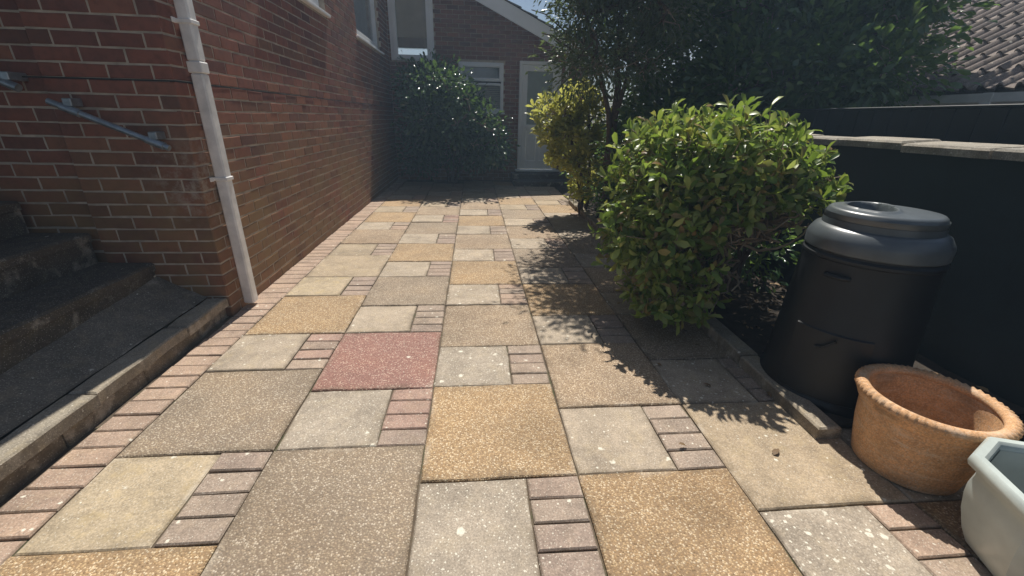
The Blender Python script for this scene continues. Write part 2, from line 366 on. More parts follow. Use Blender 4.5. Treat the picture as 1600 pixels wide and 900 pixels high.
for c in range(-1, 6):
    x0 = -1.2+.6*c
    if c == -1: continue
    start = (.4*c) % 1.0
    for k in range(-3, 9):
        y = round(start+k, 3)
        if c == 5 and not (y < -.15 or y > 5.0): continue
        if -2.2 < y and y+.6 < 7.95:
            ty = pick(TYPES.get(c, {}), y, random.choice(['gold', 'buff', 'stone', 'fine']))
            piece('large', .6-J, .6-J, ty, x0+.3, y+.3)
        y2 = round(y+.6, 3)
        if c == 5 and not (y2 < -.15 or y2 > 5.0): continue
        if -2.2 < y2 and y2+.4 < 7.95:
            piece('medium', .4-J, .4-J, pick(MED.get(c, {}), y2, random.choice(['plain', 'plain', 'fine'])), x0+.2, y2+.2)
            bt = pick(BLK.get(c, {}), y2, random.choice(['bk_grey', 'bk_mauve', 'bk_pink']))
            for q in range(4):
                b2 = bt if random.random() < .75 else random.choice(['bk_grey', 'bk_mauve'])
                if y2 > 5.2: far.append((x0+.5, y2+.05+.1*q))
                else: piece('paving_block', .2-J, .1-J, b2, x0+.5, y2+.05+.1*q, .04, .006, .003)
y = -1.9
while y < 7.9:
    if y > 5.6: far.append((-1.3, y))
    else: piece('paving_block', .2-J, .1-J, 'bk_pink', -1.3+.002*random.random(), y, .04, .006, .003)
    y += .1005
mb = MB()
for (x, yy) in far: mb.box(x-.096, x+.096, yy-.046, yy+.046, -.04, random.uniform(-.002, .002), .004)
tag(mb.build('paving_block_field', M['bk_pink'], patio), kind='stuff')

# bed of soil on the right
mb = MB(); nx, ny = 16, 60
vs = []; fs = []
for j in range(ny+1):
    for i in range(nx+1):
        xx = 1.80+1.15*i/nx; yy = -.02+7.6*j/ny
        vs.append((xx, yy, (0.0 if i == 0 else .035)+random.uniform(-.012, .02)))
for j in range(ny):
    for i in range(nx):
        a = j*(nx+1)+i; fs.append((a, a+1, a+nx+2, a+nx+1))
tag(mb.add(vs, fs).build('soil_bed', M['soil'], smooth=True), kind='structure')
# concrete edging of the bed
ed = thing('bed_edging', 'low concrete edging stones along the soil bed by the compost bin', 'edging', (1.74, .3, 0))
me_ed = slab_mesh('edging_stone', .105, .595, .09, M['conc'], 2, .003, .007)
for k in range(9):
    yy = .225+.6*k; xx = 1.735+.012*min(k, 3)
    inst('edging_stone', me_ed, Matrix.Translation((xx, yy, .066+random.uniform(-.006, .004))) @ Matrix.Rotation(-.02 + random.gauss(0, .01), 4, 'Z') @ Matrix.Rotation(random.gauss(0, .012), 4, 'Y'), ed)

# ================================================================== BRICK WALLS
CO = .075; Z0 = 1.41-19*CO
BR = {}
def brick_of(L, joined=False):
    key = round(L, 3)
    if key not in BR: BR[key] = [brick_mesh('brick', L, M['brick_o']) for _ in range(4 if key in (.215, .103) else 1)]
    return random.choice(BR[key])
def lay(u0, u1, z0, z1, openings=(), phase=0, top=None, header_courses=()):
    out = []
    k0 = round((z0-Z0)/CO); k1 = int((z1-Z0)/CO)
    for k in range(k0, k1):
        z = Z0+k*CO+.005
        hdr = k in header_courses
        L0 = .1025 if hdr else .215
        step = L0+.01
        u = u0 - (0 if (k+phase) % 2 == 0 else step/2)
        while u < u1:
            segs = [(max(u, u0), min(u+L0, u1))]
            for (a, b_, c, d) in openings:
                if z+.065 > c+.005 and z < d-.005:
                    ns = []
                    for (s, e) in segs:
                        if e <= a or s >= b_: ns.append((s, e)); continue
                        if s < a: ns.append((s, a))
                        if e > b_: ns.append((b_, e))
                    segs = ns
            for (s, e) in segs:
                if e-s > .03 and (top is None or z+.065 < top((s+e)/2)): out.append((s, round(e-s, 3), z))
            u += step
    return out
def place(bricks, frame, parent, score, limit):
    bricks = sorted(bricks, key=score)
    for (s, L, z) in bricks[:limit]:
        inst('brick', brick_of(L), frame(s, z), parent)
    if len(bricks) > limit:
        V = []; F = []
        for (s, L, z) in bricks[limit:]:
            me = brick_of(L); mw = frame(s, z); n = len(V)
            V += [tuple(mw @ v.co) for v in me.vertices]; F += [tuple(i+n for i in p.vertices) for p in me.polygons]
        mb = MB(); mb.v = V; mb.f = F
        tag(mb.build('brickwork', M['brick_i'], parent), kind='stuff')
def jitter(): return Matrix.Translation((0, max(-.0016, min(.0006, random.gauss(-.0003, .0009))), random.gauss(0, .0009))) @ Matrix.Rotation(max(-.004, min(.004, random.gauss(0, .0025))), 4, 'Z') @ Matrix.Rotation(random.gauss(0, .004), 4, 'Y')
def core(mb, along, lo, hi, z0, z1, a, b_, openings):
    ops = sorted(openings); cur = lo
    def put(u0, u1, c, d):
        if u1-u0 < .001 or d-c < .001: return
        if along == 'y': mb.box(a, b_, u0, u1, c, d)
        else: mb.box(u0, u1, a, b_, c, d)
    for (s, e, c, d) in ops:
        put(cur, s, z0, z1); put(s, e, z0, c); put(s, e, d, z1); cur = e
    put(cur, hi, z0, z1); return mb

HT = 5.1
house = thing('brick_house', 'dark red brick house wall running down the left side of the patio', 'house', (-1.6, 4.5, 0))
W2 = (5.55, 7.25, 2.285, 3.435); W1 = (2.7, 4.2, 2.285, 3.435)
mb = MB(); core(mb, 'y', 1.292, 8.34, -.1, HT, -1.75, -1.403, [W1, W2])
side = mb.build('side_wall', M['mortar'], house)
mb = MB(); mb.box(-2.06, -1.752, 1.2882, 1.6, -.1, HT); mb.box(-1.7515, -1.4045, 1.2885, 1.2919, -.1, HT); mb.box(-5.4, -2.061, 1.3212, 1.6, -.1, HT)
endw = mb.build('end_wall', M['mortar'], house)
fr_side = lambda u, z: Matrix.Translation((-1.4, u, z)) @ Matrix.Rotation(math.pi/2, 4, 'Z') @ jitter()
fr_end = lambda u, z: Matrix.Translation((u, 1.285, z)) @ jitter()
fr_end2 = lambda u, z: Matrix.Translation((u, 1.318, z)) @ jitter()
b_side = lay(1.289, 7.99, Z0, 3.9, [W1, W2], 1)
b_pier = lay(-2.06, -1.4035, Z0, 2.4, (), 0)
b_rec = lay(-3.2, -2.07, Z0, 2.4, (), 1)
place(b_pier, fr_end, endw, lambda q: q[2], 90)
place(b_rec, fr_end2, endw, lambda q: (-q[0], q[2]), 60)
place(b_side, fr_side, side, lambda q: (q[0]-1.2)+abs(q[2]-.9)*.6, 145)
MB().box(-2.9, -1.398, 1.2825, 1.2835, 1.404, 1.4115).box(-1.3985, -1.3975, 1.2825, 7.99, 1.404, 1.4115).build('damp_proof_course', M['felt'], house)

def frame_window(root, name, ax, u0, u1, z0, z1, plane, out, sashes, sill=None, fw_=.06, depth=.07):
    """window in a wall; ax 'y': runs along Y at x=plane (outward = +out x); ax 'x': along X at y=plane"""
    def bx(mb, a, b_, c, d, p0, p1, bev=.006):
        lo, hi = sorted((plane+out*p0, plane+out*p1))
        return mb.box(lo, hi, a, b_, c, d, bev) if ax == 'y' else mb.box(a, b_, lo, hi, c, d, bev)
    mb = MB()
    bx(mb, u0, u0+fw_, z0, z1, -depth, 0); bx(mb, u1-fw_, u1, z0, z1, -depth, 0)
    bx(mb, u0+fw_+.001, u1-fw_-.001, z1-fw_, z1, -depth, -.001); bx(mb, u0+fw_+.001, u1-fw_-.001, z0, z0+fw_, -depth, -.001)
    win = mb.build(name, M['upvc'], root)
    for (a, b_, c, d, sw, opts) in sashes:
        mb = MB()
        bx(mb, a, a+sw, c, d, -depth+.01, .012); bx(mb, b_-sw, b_, c, d, -depth+.01, .012)
        bx(mb, a+sw+.001, b_-sw-.001, d-sw, d, -depth+.01, .011); bx(mb, a+sw+.001, b_-sw-.001, c, c+sw, -depth+.01, .011)
        mb.build('sash', M['upvc'], win)
        mb = MB(); bx(mb, a+sw-.005, b_-sw+.005, c+sw-.005, d-sw+.005, -.045, -.035, 0); mb.build('pane', M['clear'] if opts == 'clear' else M['glass'], win)
    if sill:
        mb = MB(); bx(mb, u0-sill, u1+sill, z0-.035, z0-.002, -.06, .10, .006); mb.build('sill', M['upvc'], win)
    return win
def curtain(root, ax, u0, u1, z0, z1, plane, n, amp, mat):
    mb = MB(); vs = []; fs = []
    for i in range(n+1):
        u = u0+(u1-u0)*i/n; o = amp*math.sin(i*1.9)
        for z in (z0, z1): vs.append((plane+o, u, z) if ax == 'y' else (u, plane+o, z))
    for i in range(n): fs.append((2*i, 2*i+2, 2*i+3, 2*i+1))
    return mb.add(vs, fs).build('curtain', mat, root, smooth=True)
M['curt'] = simple('grey_curtain', (.30, .32, .35), .9, .1)
for (w_, nm) in ((W2, 'window'), (W1, 'window')):
    a, b_, c, d = w_
    wn = frame_window(house, nm, 'y', a, b_, c, d, -1.46, 1, [(a+.045, b_-.045, c+.045, d-.045, .07, 'clear')], .05)
    curtain(wn, 'y', a+.1, b_-.1, c+.1, d-.1, -1.6, 60, .02, M['curt'])
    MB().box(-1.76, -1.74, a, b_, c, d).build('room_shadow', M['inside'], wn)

# ------------------------------------------------------------------ gabled extension at the back
ext = thing('gabled_extension', 'shaded brick gable end with white door at the far end of the patio', 'house', (.6, 8.1, 0))
rake = lambda x: 3.305-.452*(x-.298)
WA = (-1.36, -.53, 2.25, 3.85); WB = (-.075, .822, 1.36, 2.27); DR = (1.139, 1.99, .2, 2.318)
mb = MB()
ops = sorted([WA, WB, DR]); cur = -1.402
def prism(x0, x1, z0):
    mb.add([(x0, 8.007, z0), (x1, 8.007, z0), (x1, 8.007, rake(x1)+.12), (x0, 8.007, rake(x0)+.12), (x0, 8.3, z0), (x1, 8.3, z0), (x1, 8.3, rake(x1)+.12), (x0, 8.3, rake(x0)+.12)],
           [(0, 1, 2, 3), (5, 4, 7, 6), (0, 3, 7, 4), (1, 5, 6, 2), (3, 2, 6, 7), (0, 4, 5, 1)])
for (s, e, c, d) in ops:
    prism(cur, s, -.1); mb.box(s, e, 8.007, 8.3, -.1, c)
    if d < rake((s+e)/2): prism(s, e, d)
    cur = e
prism(cur, 2.55, -.1)
bw = mb.build('gable_wall', M['mortar'], ext)
b_back = lay(-1.396, 2.55, Z0, 4.2, [WA, WB, DR], 0, top=lambda x: rake(x)+.1)
fr_back = lambda u, z: Matrix.Translation((u, 8.0, z)) @ jitter()
def vis(q):   # bricks that show between shrub, window and door come first
    x, L, z = q
    return (0 if ((z > 2.2 and x > -.5) or (.8 < x < 1.15 and z > 1.2)) else 1, abs(x-.6)+abs(z-2.6))
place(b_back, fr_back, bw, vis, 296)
# roof with barge board
rdir = math.hypot(1, .452)
def slope_box(mb, xa, xb, ya, yb, o0, o1):
    vs = [(x, y, rake(x)+o) for o in (o0, o1) for y in (ya, yb) for x in (xa, xb)]
    return mb.add(vs, [(0, 2, 3, 1), (4, 5, 7, 6), (0, 1, 5, 4), (2, 6, 7, 3), (0, 4, 6, 2), (1, 3, 7, 5)])
mb = MB(); slope_box(mb, -1.39, 2.95, 7.76, 11.5, .1, .2); roof = mb.build('roof', M['tile2'], ext)
mb = MB(); slope_box(mb, -1.39, 2.96, 7.722, 7.752, -.075, .185); mb.build('barge_board', M['upvc'], roof)
mb = MB(); slope_box(mb, -1.39, 2.9, 7.754, 8.0, .075, .095); mb.build('soffit', M['upvc'], roof)
x = 2.98; k = 0
while x > -1.3:
    mb = MB()
    xa, xb = x-.33, x
    vs = []
    for (yy0, yy1) in ((7.70, 8.02),):
        for (xx, o) in ((xa, .205), (xb, .235), (xb, .212), (xa, .19)):
            vs += [(xx, yy0, rake(xx)+o), (xx, yy1, rake(xx)+o)]
    mb.add(vs, [(0, 1, 3, 2), (2, 3, 5, 4), (4, 5, 7, 6), (6, 7, 1, 0), (0, 2, 4, 6), (1, 7, 5, 3)]); mb.build('verge_tile', M['tile2'], roof); x -= .31
# tall glazed unit
gw = frame_window(ext, 'tall_window', 'x', WA[0], WA[1], WA[2], WA[3], 7.99, -1, [(WA[0]+.05, WA[1]-.05, WA[2]+.02, WA[3]-.05, .085, 'clear')], None, .07)
MB().box(WA[0]+.1, WA[1]-.1, 8.12, 8.135, 2.66, 3.85).build('roller_blind', M['blind_refl'], gw)
MB().box(WA[0]+.1, WA[1]-.1, 8.115, 8.14, 2.50, 2.655, .004).build('blind_hem', simple('taupe_cloth', (.26, .22, .19), .8), gw)
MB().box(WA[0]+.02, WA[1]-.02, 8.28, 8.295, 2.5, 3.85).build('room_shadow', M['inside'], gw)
a, b_, c, d = WB
kw = frame_window(ext, 'window', 'x', a, b_, c, d, 7.985, -1, [(a+.03, b_-.03, 1.93, d-.03, .06, 'glass'), (a+.02, b_-.02, c+.02, 1.90, .045, 'clear')], .03, .05)
bl = MB()
for i in range(14):  # slats modelled in place of the fence's reflection in the lower pane
    zz = c+.07+.035*i
    o = MB().add([(a+.06, 8.06, zz), (b_-.06, 8.06, zz), (b_-.06, 8.085, zz+.026), (a+.06, 8.085, zz+.026), (a+.06, 8.062, zz-.002), (b_-.06, 8.062, zz-.002), (b_-.06, 8.087, zz+.024), (a+.06, 8.087, zz+.024)], [(0, 1, 2, 3), (5, 4, 7, 6), (0, 4, 5, 1), (2, 6, 7, 3)]).build('reflection_slat', M['blind_refl'], kw)
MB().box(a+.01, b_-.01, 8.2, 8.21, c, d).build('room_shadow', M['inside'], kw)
# door
a, b_, c, d = DR
mb = MB(); mb.box(a, a+.065, 7.955, 8.04, c+.04, d, .006); mb.box(b_-.065, b_, 7.955, 8.04, c+.04, d, .006); mb.box(a+.066, b_-.066, 7.956, 8.04, d-.065, d, .006)
dr = mb.build('door', M['upvc'], ext)
mb = MB(); x0, x1, zb, zt = a+.07, b_-.07, c+.05, d-.07; st = .10
mb.box(x0, x0+st, 7.97, 8.02, zb, zt, .004); mb.box(x1-st, x1, 7.97, 8.02, zb, zt, .004); mb.box(x0+st+.001, x1-st-.001, 7.971, 8.019, zt-.11, zt, .004)
mb.box(x0+st+.001, x1-st-.001, 7.971, 8.019, 1.0, 1.14, .004); mb.box(x0+st+.001, x1-st-.001, 7.971, 8.019, zb, zb+.17, .004)
mb.box((x0+x1)/2-.04, (x0+x1)/2+.04, 7.9715, 8.0185, zb+.171, .999, .004)
mb.build('door_leaf', M['upvc'], dr)
for s in (0, 1):
    xa = x0+st+.005 if s == 0 else (x0+x1)/2+.045; xb = (x0+x1)/2-.045 if s == 0 else x1-st-.005
    MB().box(xa, xb, 7.985, 8.0, zb+.172, .998).box(xa+.045, xb-.045, 7.976, 7.984, zb+.22, .95, .006).build('door_panel', M['upvc'], dr)
M['door_glass'] = simple('painted_pane_reflection', (.30, .34, .33), .22, .15, 4)  # light grey base paints in the reflection on the door pane
MB().box(x0+st-.004, x1-st+.004, 7.988, 7.996, 1.136, zt-.106).build('pane', M['door_glass'], dr)
MB().box(x0+.03, x0+.055, 7.945, 7.9695, 1.0, 1.2, .004).box(x0+.03, x0+.15, 7.925, 7.944, 1.09, 1.112, .004).build('handle', M['upvc'], dr)
MB().box(a-.05, b_+.05, 7.88, 8.03, c-.005, c+.038, .006).build('threshold', M['upvc'], dr)
sp = thing('door_step', 'two dark concrete steps below the white door', 'steps', (1.6, 7.6, 0))
MB().box(1.0, 2.35, 7.1, 7.55, -.02, .09, .01).build('tread', M['conc_dark'], sp); MB().box(1.0, 2.35, 7.551, 7.99, -.02, .185, .01).build('tread', M['conc_dark'], sp)
dp = thing('downpipe', 'thin white downpipe to the right of the far white door', 'downpipe', (2.09, 7.93, 0))
MB().box(2.055, 2.125, 7.89, 7.96, .1, 2.45, .008).build('pipe', M['pipe'], dp)
MB().box(2.03, 2.15, 7.88, 7.985, 1.2, 1.23, .004).build('bracket', M['pipe'], dp)

# ------------------------------------------------------------------ near downpipe, rails
dp = thing('downpipe', 'square white plastic downpipe at the near corner of the brick house', 'downpipe', (-1.36, 1.46, 0))
PX0, PX1, PY0, PY1 = -1.392, -1.322, 1.42, 1.49
mb = MB(); mb.box(PX0, PX1, PY0, PY1, .022, 1.46, .009); mb.build('pipe', M['pipe'], dp)
mb = MB(); mb.box(PX0, PX1, PY0, PY1, 1.521, 3.9, .009); mb.build('pipe', M['pipe'], dp)
mb = MB(); mb.box(PX0-.004, PX1+.004, PY0-.004, PY1+.004, 1.461, 1.52, .005); mb.build('collar', M['pipe'], dp)
for z in (.87, 1.715):
    MB().box(PX0-.005, PX1+.006, PY0-.006, PY1+.006, z-.011, z+.011, .003).box(-1.399, -1.391, PY0-.04, PY0-.007, z-.013, z+.013, .002).box(-1.399, -1.391, PY1+.007, PY1+.04, z-.013, z+.013, .002).build('bracket', M['pipe'], dp)
def rail(label, A, B, br):
    t_ = thing('handrail', label, 'handrail', ((A[0]+B[0])/2, A[1], A[2]-.1), 'grey tube rails on the end wall')
    A, B = Vector(A), Vector(B)
    MB().tube([A, B], .0165, 12).build('tube', M['galv'], t_, angle=40)
    for f in br:
        p = A.lerp(B, f); d_ = (B-A).normalized()
        MB().tube([p-d_*.045, p+d_*.045], .0215, 12).build('sleeve', M['galv'], t_, angle=40)
        q = p+Vector((0, 0, .038))
        MB().box(q.x-.022, q.x+.022, p.y-.012, 1.284 if p.x > -2.06 else 1.317, q.z-.02, q.z+.02, .004).build('bracket', M['galv'], t_)
rail('grey metal handrail sloping down the shaded brick pier towards the white downpipe', (-1.477, 1.22, 1.063), (-2.017, 1.22, 1.291), (.12, .82))
rail('short upper end of grey handrail cut by the left picture edge', (-2.14, 1.22, 1.352), (-2.75, 1.22, 1.62), (.06, .9))

# ------------------------------------------------------------------ steps, landing and kerb on the left
kb = thing('kerb', 'weathered concrete kerb edging the landing, its top lit by the sun', 'kerb', (-1.46, .2, 0))
yy = 1.275; 
for L in (.42, .61, .58, .6, .6, .6):
    me = slab_mesh('kerb_stone', .115, L-.008, .058, M['conc'], 4, .006, .008)
    inst('kerb_stone', me, Matrix.Translation((-1.468+random.gauss(0, .004), yy-L/2, .132+random.gauss(0, .003))) @ Matrix.Rotation(random.gauss(0, .006), 4, 'Z') @ Matrix.Rotation(random.gauss(0, .008), 4, 'X'), kb)
    yy -= L
yy = 1.278
for L in (.3, .45, .45, .45, .45, .45, .45, .45):
    MB().box(-1.6, -1.425+random.uniform(-.006, .003), yy-L+.005, yy, -.05, .071, .008).build('base_block', M['kerb_base'], kb); yy -= L
stp = thing('stone_steps', 'dark shaded concrete steps rising left beside the brick house', 'steps', (-2.2, .4, 0))
def nos(x0, yq, skew): return x0+skew*(1.285-yq)
def tread(name, xf, xb, zt, zb, skew, mat):
    y0, y1 = -1.4, 1.28
    mb = MB(); ny = 12; vs = []
    for j in range(ny+1):
        yq = y1+(y0-y1)*j/ny; xe = nos(xf, yq, skew)+random.uniform(-.008, .008)
        vs += [(xb, yq, zb), (xe-.012, yq, zb), (xe-.012, yq, zt-.055), (xe, yq, zt-.05), (xe, yq, zt-.01), (xe-.014, yq, zt), (xb, yq, zt+.004)]
    fs = []
    for j in range(ny):
        for i in range(6): a = j*7+i; fs.append((a, a+1, a+8, a+7))
    fs += [(0, 1, 2, 3, 4, 5, 6), tuple(ny*7+i for i in range(6, -1, -1))]
    return mb.add(vs, fs).build(name, mat, stp)
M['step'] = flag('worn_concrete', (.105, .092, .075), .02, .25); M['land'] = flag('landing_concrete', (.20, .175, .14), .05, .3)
vs = []; fs = []; nx, ny = 8, 30
for j in range(ny+1):
    yq = 1.282-2.7*j/ny; zi = .292-.085*min(1, (1.282-yq)/1.0)
    for i_ in range(nx+1):
        fx = i_/nx; vs.append((-1.528-.29*fx, yq, .134+(zi-.134)*fx**1.1+random.uniform(-.0025, .0025)))
for j in range(ny):
    for i_ in range(nx): a = j*(nx+1)+i_; fs.append((a, a+1, a+nx+2, a+nx+1))
MB().add(vs, fs).build('landing', M['land'], stp, smooth=True)
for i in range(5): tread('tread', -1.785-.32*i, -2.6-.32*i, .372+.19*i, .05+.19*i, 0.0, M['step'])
MB().box(-4.6, -2.2, -1.0, 1.28, 2.5, 2.64, .01).build('added_shade_canopy', M['conc_dark'], house)  # unseen canopy added to keep sky light off the steps
# ================================================================== RIGHT SIDE: walls, fence, neighbour
rw = thing('garden_wall', 'black painted garden wall with pale stone coping behind the compost bin', 'wall', (2.9, 2, 0))
MB().box(2.80, 3.0, -2.2, 7.9, -.1, 1.135).build('wall', M['black_paint'], rw)
yy = -2.2; k = 0
while yy < 7.8:
    L = random.uniform(.40, .5)
    me = slab_mesh('coping_stone', .26, L-.008, .05, M['coping'], 3, .006, .012)
    inst('coping_stone', me, Matrix.Translation((2.89, yy+L/2, 1.188+random.gauss(0, .003))) @ Matrix.Rotation(random.gauss(0, .01), 4, 'Z') @ Matrix.Rotation(random.gauss(-.05, .012), 4, 'Y') @ Matrix.Rotation(random.gauss(0, .008), 4, 'X'), rw); yy += L
fn = thing('fence', 'black board fence standing behind the coping of the garden wall', 'fence', (3.3, 2, 0))
me = MB().box(0, .022, -.072, .072, -.1, 1.385, .004).mesh('board', M['black_paint'])
for k in range(66): inst('board', me, Matrix.Translation((3.3+random.uniform(-.003, .003), -1.9+.148*k, random.uniform(-.004, .002))), fn)
MB().box(3.29, 3.335, -2.0, 7.8, 1.383, 1.402, .004).build('top_rail', M['black_paint'], fn)
nb = thing('neighbour_house', 'low neighbouring house with ridged brown tiled roof and grey gutter', 'house', (5, 1, 0))
MB().box(5.08, 11, -3.0, 7.2, -.1, 1.68).build('wall', M['render'], nb)
mb = MB(); prof = [(x_+1.08, 1.264+(z_-1.264)*1.3) for (x_, z_) in ((3.76, 1.497), (3.757, 1.44), (3.775, 1.425), (3.86, 1.425), (3.875, 1.44), (3.872, 1.497), (3.862, 1.497), (3.862, 1.445), (3.77, 1.445), (3.77, 1.497))]
vs = [(px, yq, pz) for yq in (-3.1, 7.3) for (px, pz) in prof]; n = len(prof)
mb.add(vs, [(k, (k+1) % n, n+(k+1) % n, n+k) for k in range(n)] + [tuple(range(n)), tuple(range(2*n-1, n-1, -1))]); gt = mb.build('gutter', M['gutter'], nb)
for yq in (2.35, .5, 4.2): MB().box(4.832, 4.965, yq, yq+.09, 1.468, 1.57, .003).build('gutter_joint', M['gutter'], gt)
PIT_R = R(30.3); cs, sn = math.cos(PIT_R), math.sin(PIT_R)
E0 = Vector((4.88, 0, 1.593))
mb = MB(); mb.add([(E0.x, -3.1, E0.z-.03), (E0.x+6*cs, -3.1, E0.z-.03+6*sn), (E0.x+6*cs, 7.3, E0.z-.03+6*sn), (E0.x, 7.3, E0.z-.03)], [(0, 1, 2, 3)]); rf = mb.build('roof', M['rooftile'], nb)
# double-roll tile: local x up the slope, y across, z out
vs = []; fs = []; prof = []
nseg = 16
for i in range(nseg+1):
    u = i/nseg; prof.append((u*.298, (.046*max(0, math.sin(2*math.pi*(u*2+.0)))**.8) + .006*math.cos(4*math.pi*u)))
for (lx, lift) in ((0, .026), (.405, 0.0)):
    for (yv, zv) in prof: vs.append((lx, yv, zv+lift))
for (yv, zv) in prof: vs.append((0, yv, zv+.026-.018))
P_ = nseg+1
for i in range(nseg): fs += [(i, i+1, P_+i+1, P_+i), (2*P_+i, 2*P_+i+1, i+1, i)]
tile_me = MB().add(vs, fs).mesh('roof_tile', M['rooftile']); tile_me.polygons.foreach_set('use_smooth', [True]*len(tile_me.polygons)); tile_me.set_sharp_from_angle(angle=R(50))
frm = Matrix(((cs, 0, -sn, 0), (0, 1, 0, 0), (sn, 0, cs, 0), (0, 0, 0, 1)))
cnt = 0
for r_ in range(11):
    for q in range(22):
        yq = .3*q + .2
        mw = Matrix.Translation(E0 + Vector((cs, 0, sn))*(.345*r_-.02) + Vector((0, yq, 0))) @ frm @ Matrix.Rotation(random.gauss(0, .004), 4, 'Z')
        inst('roof_tile', tile_me, mw, rf); cnt += 1

# ================================================================== POTS AND BIN
cb = thing('compost_bin', 'black plastic compost bin with lid and recessed hand grip beside the bush', 'compost bin', (2.02, .3, .03))
CX, CY = 2.02, .3
def ribs(r, z, t_): return (r*(1+.006*math.cos(t_*4)), z)
prof = [(.302, .02), (.308, .035), (.304, .06), (.292, .075), (.258, .70), (.258, .712), (.264, .718), (.264, .73), (.254, .74), (.250, .80)]
MB().lathe(CX, CY, prof, 72).build('body', M['plastic'], cb, angle=40)
prof = [(.254, .748), (.262, .753), (.263, .795), (.258, .812), (.240, .842), (.226, .850), (.218, .853), (.216, .88)]
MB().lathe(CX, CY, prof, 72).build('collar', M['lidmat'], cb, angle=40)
# lid: low dome with a D-shaped hand grip sunk into it
nr, na = 26, 96; vs = []; fs = []
ga = R(150)
def lidz(x_, y_):
    r_ = math.hypot(x_, y_)/.214
    z = .938-.016*r_**2
    if r_ > .93: z -= .03*((r_-.93)/.07)**2
    u = x_*math.cos(ga)+y_*math.sin(ga); v = -x_*math.sin(ga)+y_*math.cos(ga)
    uu_, vv_ = (u-.06)/.078, v/(.12-.6*max(0, (u-.06)))
    k_ = (abs(uu_)**3+abs(vv_)**3)
    if k_ < 1: z -= .055*min(1, (1-k_)*4)
    elif k_ < 1.9: z += .006*math.sin((k_-1)/.9*math.pi)
    return z
for i in range(nr+1):
    for k in range(na):
        t_ = 2*math.pi*k/na; q = .214*(i+.02)/nr*(1 if i < nr else .999); vs.append((CX+q*math.cos(t_), CY+q*math.sin(t_), lidz(q*math.cos(t_), q*math.sin(t_))))
for (q, z) in ((.215, .905), (.214, .88), (.206, .868)):
    for k in range(na): t_ = 2*math.pi*k/na; vs.append((CX+q*math.cos(t_), CY+q*math.sin(t_), z))
for i in range(nr+3):
    for k in range(na): k2 = (k+1) % na; fs.append((i*na+k, i*na+k2, (i+1)*na+k2, (i+1)*na+k))
fs.append(tuple(range(na-1, -1, -1)))
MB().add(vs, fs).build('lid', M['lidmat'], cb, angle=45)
for ang in (R(205), R(25)):   # side handles
    dx, dy = math.cos(ang), math.sin(ang); tx, ty = -dy, dx
    pts = []
    for i in range(11):
        s = math.pi*i/10; a_ = .045*math.cos(s); o = .256+.024*math.sin(s)
        pts.append((CX+dx*o+tx*a_, CY+dy*o+ty*a_, .655))
    MB().tube(pts, .009, 8).build('handle', M['plastic'], cb, angle=50)
    MB().box(-.05, .05, -.004, .004, -.04, .04, .003)
vs = []; fs = []; na = 14
for (zq, off) in ((.075, .004), (.08, .010), (.40, .010), (.405, .004)):
    for k in range(na+1):
        t_ = R(186)+R(62)*k/na; rq = .292+(.258-.292)*(zq-.075)/.625+off; vs.append((CX+rq*math.cos(t_), CY+rq*math.sin(t_), zq))
for i in range(3):
    for k in range(na): fs.append((i*(na+1)+k, i*(na+1)+k+1, (i+1)*(na+1)+k+1, (i+1)*(na+1)+k))
MB().add(vs, fs).build('hatch', M['plastic'], cb, angle=40)
hx = MB().tube([(CX-.262, CY-.14, .33), (CX-.255, CY-.165, .335), (CX-.225, CY-.2, .38)], .006, 8); hx.build('hatch_latch', M['plastic'], cb)

pt = thing('terracotta_pot', 'empty round terracotta pot with rope-patterned rim', 'flower pot', (1.94, -.22, 0))
PXC, PYC = 1.935, -.22
prof = [(.02, .0), (.160, 0), (.168, .006), (.180, .07), (.193, .15), (.201, .235), (.203, .258), (.214, .266), (.220, .28), (.222, .305)]
MB().lathe(PXC, PYC, prof, 72).build('body', M['terra'], pt, angle=40)
nrm_ = 56
def rope(r, z, t_): return (r, z)
vs = []; fs = []; na = 56*6; ns = 12
for k in range(na):
    t_ = 2*math.pi*k/na
    for j in range(ns):
        p_ = 2*math.pi*j/ns
        saw = ((t_*56/(2*math.pi) + p_/(2*math.pi)*1.0) % 1.0)
        outer = max(0, math.cos(p_-.5))
        rr_ = .0195+.009*(saw-.45)*outer
        vs.append((PXC+(.209+rr_*1.15*math.cos(p_))*math.cos(t_), PYC+(.209+rr_*1.15*math.cos(p_))*math.sin(t_), .310+rr_*math.sin(p_)))
for k in range(na):
    for j in range(ns): fs.append((k*ns+j, ((k+1) % na)*ns+j, ((k+1) % na)*ns+(j+1) % ns, k*ns+(j+1) % ns))
MB().add(vs, fs).build('rim', M['terra'], pt, smooth=True)
prof = [(.192, .305), (.186, .27), (.178, .2), (.165, .1), (.158, .06)]
MB().lathe(PXC, PYC, prof, 72).build('inner_wall', M['terra'], pt, smooth=True)
mb = MB(); mb.lathe(PXC, PYC, [(.166, .085), (.12, .095), (.06, .088), (.01, .09)], 32, lambda r, z, t_: (r, z+.008*math.sin(t_*5+r*60)), True); mb.build('soil', M['soil'], pt, smooth=True)

